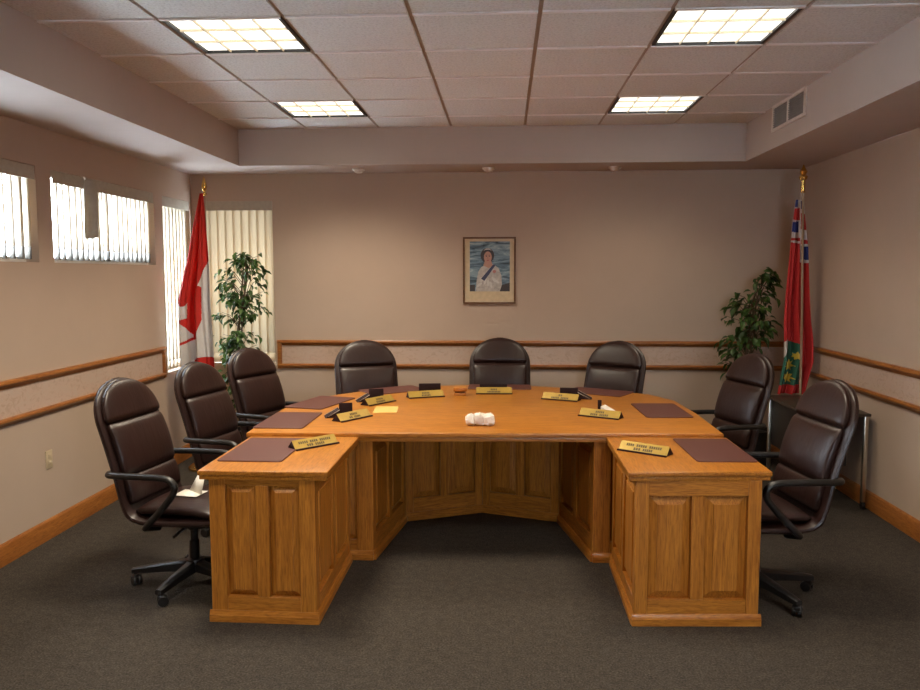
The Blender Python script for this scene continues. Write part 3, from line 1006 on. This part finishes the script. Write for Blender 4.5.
card_stand(0.06, -0.17, 0, 'low dark card behind the nameplate below the portrait', 0.21, 0.062, False)
card_stand(0.615, -0.44, -8, 'dark card stand behind the nameplate of the angled rear chair', 0.13, 0.075, True, 0.10)
t = thing('card_stand', 'thin dark upright with a white paper wedge behind a nameplate', 'card stand', (0.765, -1.105, Z2), math.radians(-25), 'dark card stands behind the nameplates')
MB().box((-0.012, -0.004, 0), (0.012, 0.004, 0.085), M['dark_leather_card'], bev=0.001).build('upright_card', t)
q = MB(); q._add([(0.02, -0.04, 0.0), (0.12, -0.04, 0.0), (0.02, -0.04, 0.05), (0.02, 0.05, 0.0), (0.12, 0.05, 0.0), (0.02, 0.05, 0.05)],
                 [(0, 1, 2), (3, 5, 4), (0, 2, 5, 3), (1, 4, 5, 2), (0, 3, 4, 1)], M['white_paper'])
q.build('paper_wedge', t)

q = MB(); q.box((-0.078, -0.125, 0), (0.078, 0.125, 0.0012), M['cream_paper'])
o = q.build('paper_slip'); o.location = (-0.648, -1.045, Z2); o.rotation_euler = (0, 0, math.radians(4))
tag(o, 'cream paper slip lying on the main desk in front of a nameplate', 'paper')

t = thing('gavel_block', 'small wooden block of two slabs on the desk between two nameplates', 'wooden block', (-0.19, -0.375, Z2), math.radians(5))
MB().box((-0.045, -0.045, 0), (0.045, 0.045, 0.022), M['oak_h'], bev=0.004).build('base', t)
MB().box((-0.036, -0.036, 0.022), (0.036, 0.036, 0.032), M['dark_leather_card']).build('neck', t)
MB().box((-0.048, -0.048, 0.032), (0.052, 0.048, 0.06), M['oak_h'], bev=0.004).build('top_slab', t)

# crumpled white paper in three lumps
rnd = random.Random(5)
def lump(m, c, r, rot, e=2.6, crumple=0.16):
    T = Matrix.Translation(c) @ Euler(rot).to_matrix().to_4x4()
    R_ = []
    for a in range(9):
        th = -PI / 2 + PI * a / 8
        ring = []
        for b in range(16):
            ph = 2 * PI * b / 16
            x, y, z = math.cos(th) * math.cos(ph), math.cos(th) * math.sin(ph), math.sin(th)
            sgn = lambda q_: math.copysign(abs(q_) ** (2 / e), q_)
            k = 1 + rnd.uniform(-crumple, crumple)
            ring.append((r[0] * sgn(x) * k, r[1] * sgn(y) * k, r[2] * sgn(z) * k))
        R_.append(ring)
    m.rings(R_, M['white_paper'], T=T)
m = MB()
lump(m, (-0.058, 0.0, 0.034), (0.03, 0.035, 0.034), (0, 0, 0.2))
lump(m, (0.0, 0.006, 0.037), (0.042, 0.03, 0.036), (0.1, 0.35, 0.3))
lump(m, (0.052, -0.004, 0.037), (0.034, 0.036, 0.037), (0, -0.2, -0.2))
o = m.build('crumpled_paper', sharp=30); o.location = (0.0, -1.57, Z2)
tag(o, 'crumpled white paper lump near the front edge of the main desk', 'paper')

# folded paper on the nearest window-side chair seat
m = MB()
a = [(-0.075, -0.10, 0.0), (0.06, -0.10, 0.0), (0.075, 0.06, 0.004), (-0.06, 0.06, 0.004)]
m._add([(-0.09, -0.07, 0.001), (0.05, -0.07, 0.001), (0.05, 0.05, 0.001), (-0.09, 0.05, 0.001)], [(0, 1, 2, 3)], M['white_paper'])
m._add([(-0.06, 0.045, 0.001), (0.055, -0.03, 0.001), (0.06, 0.0, 0.085), (-0.01, 0.06, 0.095)], [(0, 1, 2, 3)], M['white_paper'])
o = m.build('folded_paper', solid=0.001); o.location = (-1.52, -2.17, 0.502); o.rotation_euler = (0, 0, math.radians(-10))
tag(o, 'folded white paper on the seat of the chair by the wall outlet', 'paper')

# ------------------------------------------------------------------ flags
def inside(p, pts):
    x, y = p; c = False; n_ = len(pts); j = n_ - 1
    for i in range(n_):
        xi, yi = pts[i]; xj, yj = pts[j]
        if (yi > y) != (yj > y) and x < (xj - xi) * (y - yi) / (yj - yi) + xi:
            c = not c
        j = i
    return c
def drape(levels, fold, paint, base, px, nu=56, nv=150, phase=0.0, y0=0.0, back=False):
    """levels: (z, xl, xr) outline of the hanging cloth; fold(z_fraction) fold depth; paint: list of (material, polygon in x,z)"""
    m = MB()
    zs = [l[0] for l in levels]
    rows = []
    for i in range(nv + 1):
        z = zs[0] + (zs[-1] - zs[0]) * i / nv
        for k in range(len(levels) - 1):
            if levels[k][0] >= z - 1e-9 >= levels[k + 1][0] - 2e-9 or k == len(levels) - 2:
                t_ = (levels[k][0] - z) / (levels[k][0] - levels[k + 1][0]); t_ = min(1, max(0, t_))
                xl = levels[k][1] * (1 - t_) + levels[k + 1][1] * t_; xr = levels[k][2] * (1 - t_) + levels[k + 1][2] * t_
                if z >= levels[k + 1][0] - 1e-9:
                    break
        q = i / nv
        row = []
        for j in range(nu + 1):
            s = j / nu
            x = xl + (xr - xl) * s
            y = y0 + fold(q) * math.sin(phase + 2 * PI * (2.2 * s + 0.25 * q)) + 0.6 * fold(q) * math.sin(phase * 2 + 2 * PI * 4.3 * s - q)
            row.append((x, y, z))
        rows.append(row)
    vs = [[m.bm.verts.new(p) for p in r] for r in rows]
    for i in range(nv):
        for j in range(nu):
            fc = m.bm.faces.new((vs[i][j], vs[i][j + 1], vs[i + 1][j + 1], vs[i + 1][j]))
            c = ((rows[i][j][0] + rows[i + 1][j + 1][0]) / 2, (rows[i][j][2] + rows[i + 1][j + 1][2]) / 2)
            mat = base
            for mt_, pg in paint:
                if inside(c, pg):
                    mat = mt_
            fc.material_index = m.mi(mat); fc.smooth = True
    return m

def px_map(ox, oz_px, oz, s, lean=0.0):
    return lambda p: ((p[0] - ox) * s + (p[1] - oz_px) * lean, oz - (p[1] - oz_px) * s)
# flag by the windows (red and white with a maple leaf)
FX, FY = -2.40, 0.38
fl = thing('flag_on_pole', 'red and white maple leaf flag hanging from a brass-tipped pole by the tall blinds', 'flag', (FX, FY, 0))
S = 0.00855
mp = px_map(202.5, 198, 2.35, S, -0.00028)
lev = [(198, 201, 204.5), (230, 193.5, 207.5), (265, 186.5, 210.5), (303, 177.5, 212), (340, 178.5, 215), (372, 180.5, 217), (392, 190, 219)]
L_ = [(mp((0, y))[1], mp((a, y))[0], mp((b, y))[0]) for y, a, b in lev]
leaf = [(189.6, 292), (194.8, 294.5), (200.5, 288), (203.5, 290), (203.5, 322), (198.3, 341.5), (196.0, 341.5), (181.3, 349), (180.3, 346.8), (194, 339.5), (193.5, 336.5), (180.5, 323), (189, 320.5)]
paint = [(M['red_cloth'], [mp(p) for p in ((190, 190), (210, 190), (211, 240), (209.5, 262), (197, 297), (186.5, 308.5), (184, 309), (170, 303))]),
         (M['red_cloth'], [mp(p) for p in leaf]),
         (M['red_cloth'], [mp(p) for p in ((197, 359), (225, 360), (225, 400), (180, 400), (188, 380))])]
d = drape(L_, lambda q: 0.008 + 0.035 * q, paint, M['white_cloth'], None, phase=0.9, y0=-0.045, nu=90, nv=320)
d.build('flag_cloth', fl, solid=0.0012, sharp=180)
MB().tube([(0, 0, 0.03), (0.005, 0, 1.2), (0.012, 0, 2.34)], 0.0125, M['pole_wood'], 12).build('pole', fl)
MB().lathe([(0.014, 2.335), (0.02, 2.34), (0.02, 2.355), (0.012, 2.36), (0.010, 2.375), (0.018, 2.385), (0.024, 2.41), (0.015, 2.45), (0.003, 2.495)], M['brass'], 16, Matrix.Translation((0.013, 0, 0))).build('finial', fl)
MB().lathe([(0.185, 0.0), (0.185, 0.02), (0.165, 0.035), (0.07, 0.06), (0.032, 0.10), (0.024, 0.16), (0.014, 0.165)], M['brass'], 32).build('base', fl)

# flag in the other corner (red ensign with a shield)
RX, RY = 2.54, 0.42
fr = thing('flag_on_pole', 'red ensign flag with union canton and leaf shield on a pole behind the side table', 'flag', (RX, RY, 0))
S2 = 0.0083
mp2 = px_map(800, 205, 2.255, S2, 0.00028)
lev = [(203, 796.5, 803.5), (225, 793.5, 805.5), (250, 791, 808), (300, 786, 809), (322, 784.5, 810), (340, 784.5, 812), (362, 784, 812), (376, 781, 808), (395, 777.5, 803)]
L_ = [(mp2((0, y))[1], mp2((a, y))[0], mp2((b, y))[0]) for y, a, b in lev]
def Q(*p):
    return [mp2(q_) for q_ in p]
Rr, Wh, Bl, Gr, Go = M['ontario_red'], M['white_cloth'], M['blue_cloth'], M['green_cloth'], M['gold_cloth']
paint = [(Wh, Q((780, 200), (800, 200), (800, 245.5), (780, 243))),
         (Bl, Q((790, 203), (799, 203), (798, 210), (790, 210))),
         (Rr, Q((780, 213), (800, 211), (800, 223), (780, 221))),
         (Bl, Q((780, 226), (799, 224), (799, 235), (780, 233))),
         (Rr, Q((780, 239.5), (800, 240.5), (800, 243), (780, 242))),
         (Wh, Q((800, 200), (820, 200), (820, 266), (800, 264))),
         (Bl, Q((801, 204), (820, 206), (820, 214), (801, 212))),
         (Rr, Q((801, 216), (820, 219), (820, 234), (801, 232))),
         (Rr, Q((801, 242), (820, 243), (820, 247), (801, 246))),
         (Bl, Q((801, 248), (820, 250), (820, 263), (801, 261))),
         (Gr, Q((787, 341), (800, 345), (801, 386), (779, 386), (783, 362))),
         (Wh, Q((784, 343), (788.5, 340), (788, 349), (784.5, 358), (782, 360)))]
def gleaf(cx, cy, r):
    pts = []
    for k in range(14):
        a = PI / 2 + 2 * PI * k / 14
        rr = r * (1.0 if k % 2 == 0 else 0.52)
        pts.append((cx + rr * math.cos(a), cy - rr * math.sin(a)))
    return [mp2(p) for p in pts]
paint += [(Go, gleaf(790, 366, 6.2)), (Go, gleaf(788.8, 378.5, 5.8)), (Go, gleaf(797.5, 357, 4.6))]
d = drape(L_, lambda q: 0.006 + 0.028 * q, paint, Rr, None, phase=2.2, y0=0.0, nu=80, nv=320)
d.build('flag_cloth', fr, solid=0.0012, sharp=180)
MB().tube([(0.05, -0.062, 0.03), (0.03, -0.062, 1.3), (0, -0.062, 2.42)], 0.0095, M['pole_wood'], 12).build('pole', fr)
MB().lathe([(0.013, 2.32), (0.016, 2.33), (0.016, 2.42), (0.03, 2.43), (0.034, 2.45), (0.02, 2.465), (0.03, 2.49), (0.012, 2.52), (0.003, 2.545)], M['brass'], 16, Matrix.Translation((0, -0.062, 0))).build('finial', fr)
MB().lathe([(0.09, 0.0), (0.09, 0.02), (0.08, 0.035), (0.05, 0.06), (0.03, 0.10), (0.014, 0.105)], M['brass'], 32, Matrix.Translation((0.05, -0.062, 0))).build('base', fr)

# ------------------------------------------------------------------ plants
def plant(label, x, y, seed, profile, pot_r, pot_h, nleaf, lsize, stems, drift=(0, 0)):
    """profile: (z, half-width, centre offset) of the crown"""
    rnd = random.Random(seed)
    t = thing('potted_ficus', label, 'plant', (x, y, 0))
    MB().lathe([(pot_r * 0.78, 0.0), (pot_r, pot_h * 0.95), (pot_r * 1.05, pot_h * 0.95), (pot_r * 1.05, pot_h), (pot_r * 0.93, pot_h), (pot_r * 0.92, pot_h - 0.03)], M['black_plastic'], 28).build('pot', t)
    MB().lathe([(pot_r * 0.9, pot_h - 0.04), (pot_r * 0.5, pot_h - 0.03), (0.003, pot_h - 0.025)], M['soil'], 24).build('soil', t)
    def at(z):
        for (z0, w0, c0), (z1, w1, c1) in zip(profile[:-1], profile[1:]):
            if z0 <= z <= z1:
                q_ = (z - z0) / (z1 - z0)
                return w0 + (w1 - w0) * q_, c0 + (c1 - c0) * q_
        return profile[-1][1], profile[-1][2]
    st = MB(); lf = MB()
    zt = profile[-1][0]
    trunk = []
    for k in range(stems):
        ph = 2 * PI * k / stems
        pts = []
        for s in range(9):
            z = pot_h - 0.05 + (zt - 0.12 - pot_h) * s / 8
            w_, c_ = at(max(z, profile[0][0]))
            pts.append((0.02 * math.cos(ph + s * 0.8) + c_ * min(1, s / 4), 0.02 * math.sin(ph + s * 0.8), z))
        st.tube(smooth_path(pts, 3), 0.008, M['stem'], 7)
        trunk.append(pts)
    count = 0
    while count < nleaf:
        z = profile[0][0] + (zt - profile[0][0]) * rnd.random()
        w_, c_ = at(z)
        ang = rnd.uniform(0, 2 * PI); rad = (rnd.random() ** 0.55)
        bx, by = c_ + w_ * rad * math.cos(ang), 0.6 * w_ * rad * math.sin(ang)
        tip = Vector((bx, by, z))
        root = Vector((c_ * 0.8, 0, max(pot_h, z - 0.10 - 0.35 * rad * w_)))
        midp = root.lerp(tip, 0.55) + Vector((0, 0, 0.045))
        st.tube([root, midp, tip], [0.004, 0.003, 0.0015], M['stem'], 5)
        for k in range(rnd.randint(5, 8)):
            p = root.lerp(midp, 0.5).lerp(tip, rnd.uniform(0.35, 1.05)) + Vector((rnd.uniform(-.05, .05), rnd.uniform(-.05, .05), rnd.uniform(-.05, .03)))
            L = lsize * rnd.uniform(0.75, 1.2)
            e = Euler((rnd.uniform(-0.7, 0.7), rnd.uniform(0.0, 1.1), ang + rnd.uniform(-1.3, 1.3)))
            T = Matrix.Translation(p) @ e.to_matrix().to_4x4()
            w2 = L * 0.24
            v = [(0, 0, 0), (L * 0.3, w2, 0.012), (L * 0.62, w2 * 0.85, 0.008), (L, 0, -0.014), (L * 0.62, -w2 * 0.85, 0.008), (L * 0.3, -w2, 0.012), (L * 0.3, 0, 0), (L * 0.62, 0, -0.002)]
            lf._add(v, [(0, 6, 1), (1, 6, 7, 2), (2, 7, 3), (0, 5, 6), (5, 4, 7, 6), (4, 3, 7)], M['leaf'], T, True)
            count += 1
    st.build('stem', t)
    lf.build('foliage', t, sharp=80)
    return t
plant('tall leafy ficus plant in front of the tall blinds, beside the maple leaf flag', -2.17, 0.72, 11,
      [(0.5, 0.07, -0.05), (0.9, 0.16, -0.08), (1.2, 0.19, -0.06), (1.45, 0.23, -0.02), (1.65, 0.26, 0.0), (1.78, 0.21, 0.01), (1.87, 0.06, 0.02)], 0.14, 0.28, 700, 0.075, 3)
plant('leafy ficus plant in a black pot by the back wall, beside the red ensign flag', 2.32, 0.72, 23,
      [(0.72, 0.20, -0.10), (0.95, 0.24, -0.07), (1.2, 0.24, -0.04), (1.45, 0.22, -0.03), (1.6, 0.15, 0.02), (1.72, 0.05, 0.05)], 0.16, 0.32, 430, 0.085, 3)

# ------------------------------------------------------------------ side table
t = thing('side_table', 'dark side table on metal legs with casters against the wall, below the red ensign flag', 'table', (2.49, -0.14, 0))
MB().box((-0.225, -0.48, 0.672), (0.225, 0.38, 0.692), M['table_top'], bev=0.004).build('tabletop', t)
MB().box((-0.19, -0.40, 0.30), (0.10, 0.34, 0.670), M['black_metal'], bev=0.004).build('cabinet_body', t)
for sx in (-1, 1):
    for sy in (-1, 1):
        lx, ly = sx * 0.20, (0.345 if sy > 0 else -0.455)
        lg = MB(); lg.box((lx - 0.014, ly - 0.014, 0.055), (lx + 0.014, ly + 0.014, 0.671), M['chrome'], bev=0.003)
        lo = lg.build('leg', t)
        c = MB()
        c.lathe([(0.005, -0.01), (0.025, -0.01), (0.025, 0.01), (0.005, 0.01)], M['black_plastic'], 16, Matrix.Translation((lx, ly, 0.0255)) @ Matrix.Rotation(PI / 2, 4, 'Y'))
        c.box((lx - 0.014, ly - 0.01, 0.03), (lx + 0.014, ly + 0.01, 0.058), M['black_plastic'])
        c.build('caster', lo)

# ------------------------------------------------------------------ outside, camera, view
wd = bpy.data.worlds.new('daylight'); scene.world = wd; wd.use_nodes = True
bg = wd.node_tree.nodes['Background']
bg.inputs['Color'].default_value = (0.80, 0.88, 1.0, 1)     # bright overcast daylight
bg.inputs['Strength'].default_value = 60.0

cam = bpy.data.cameras.new('camera')
cam.sensor_fit = 'HORIZONTAL'; cam.sensor_width = 36.0
cam.lens = 36.0 * 796.14 / 920.0
cam.clip_start = 0.05
co = bpy.data.objects.new('camera', cam); COL.objects.link(co)
yaw, pitch, roll = -0.0560, -0.0899, -0.0016
fwd = Vector((math.sin(yaw) * math.cos(pitch), math.cos(yaw) * math.cos(pitch), math.sin(pitch)))
right = Vector((math.cos(yaw), -math.sin(yaw), 0))
up = right.cross(fwd)
r2 = right * math.cos(roll) + up * math.sin(roll)
u2 = up * math.cos(roll) - right * math.sin(roll)
mw = Matrix(((r2.x, u2.x, -fwd.x, 0.1435), (r2.y, u2.y, -fwd.y, -6.2871), (r2.z, u2.z, -fwd.z, 1.68), (0, 0, 0, 1)))
co.matrix_world = mw
scene.camera = co

vs = scene.view_settings
vs.view_transform = 'Standard'; vs.look = 'None'; vs.gamma = 1.0; vs.use_curve_mapping = False
vs.exposure = -0.95
scene.cycles.use_denoising = True
scene.cycles.caustics_reflective = False
scene.cycles.max_bounces = 10
scene.cycles.diffuse_bounces = 5
scene.cycles.sample_clamp_indirect = 3.5
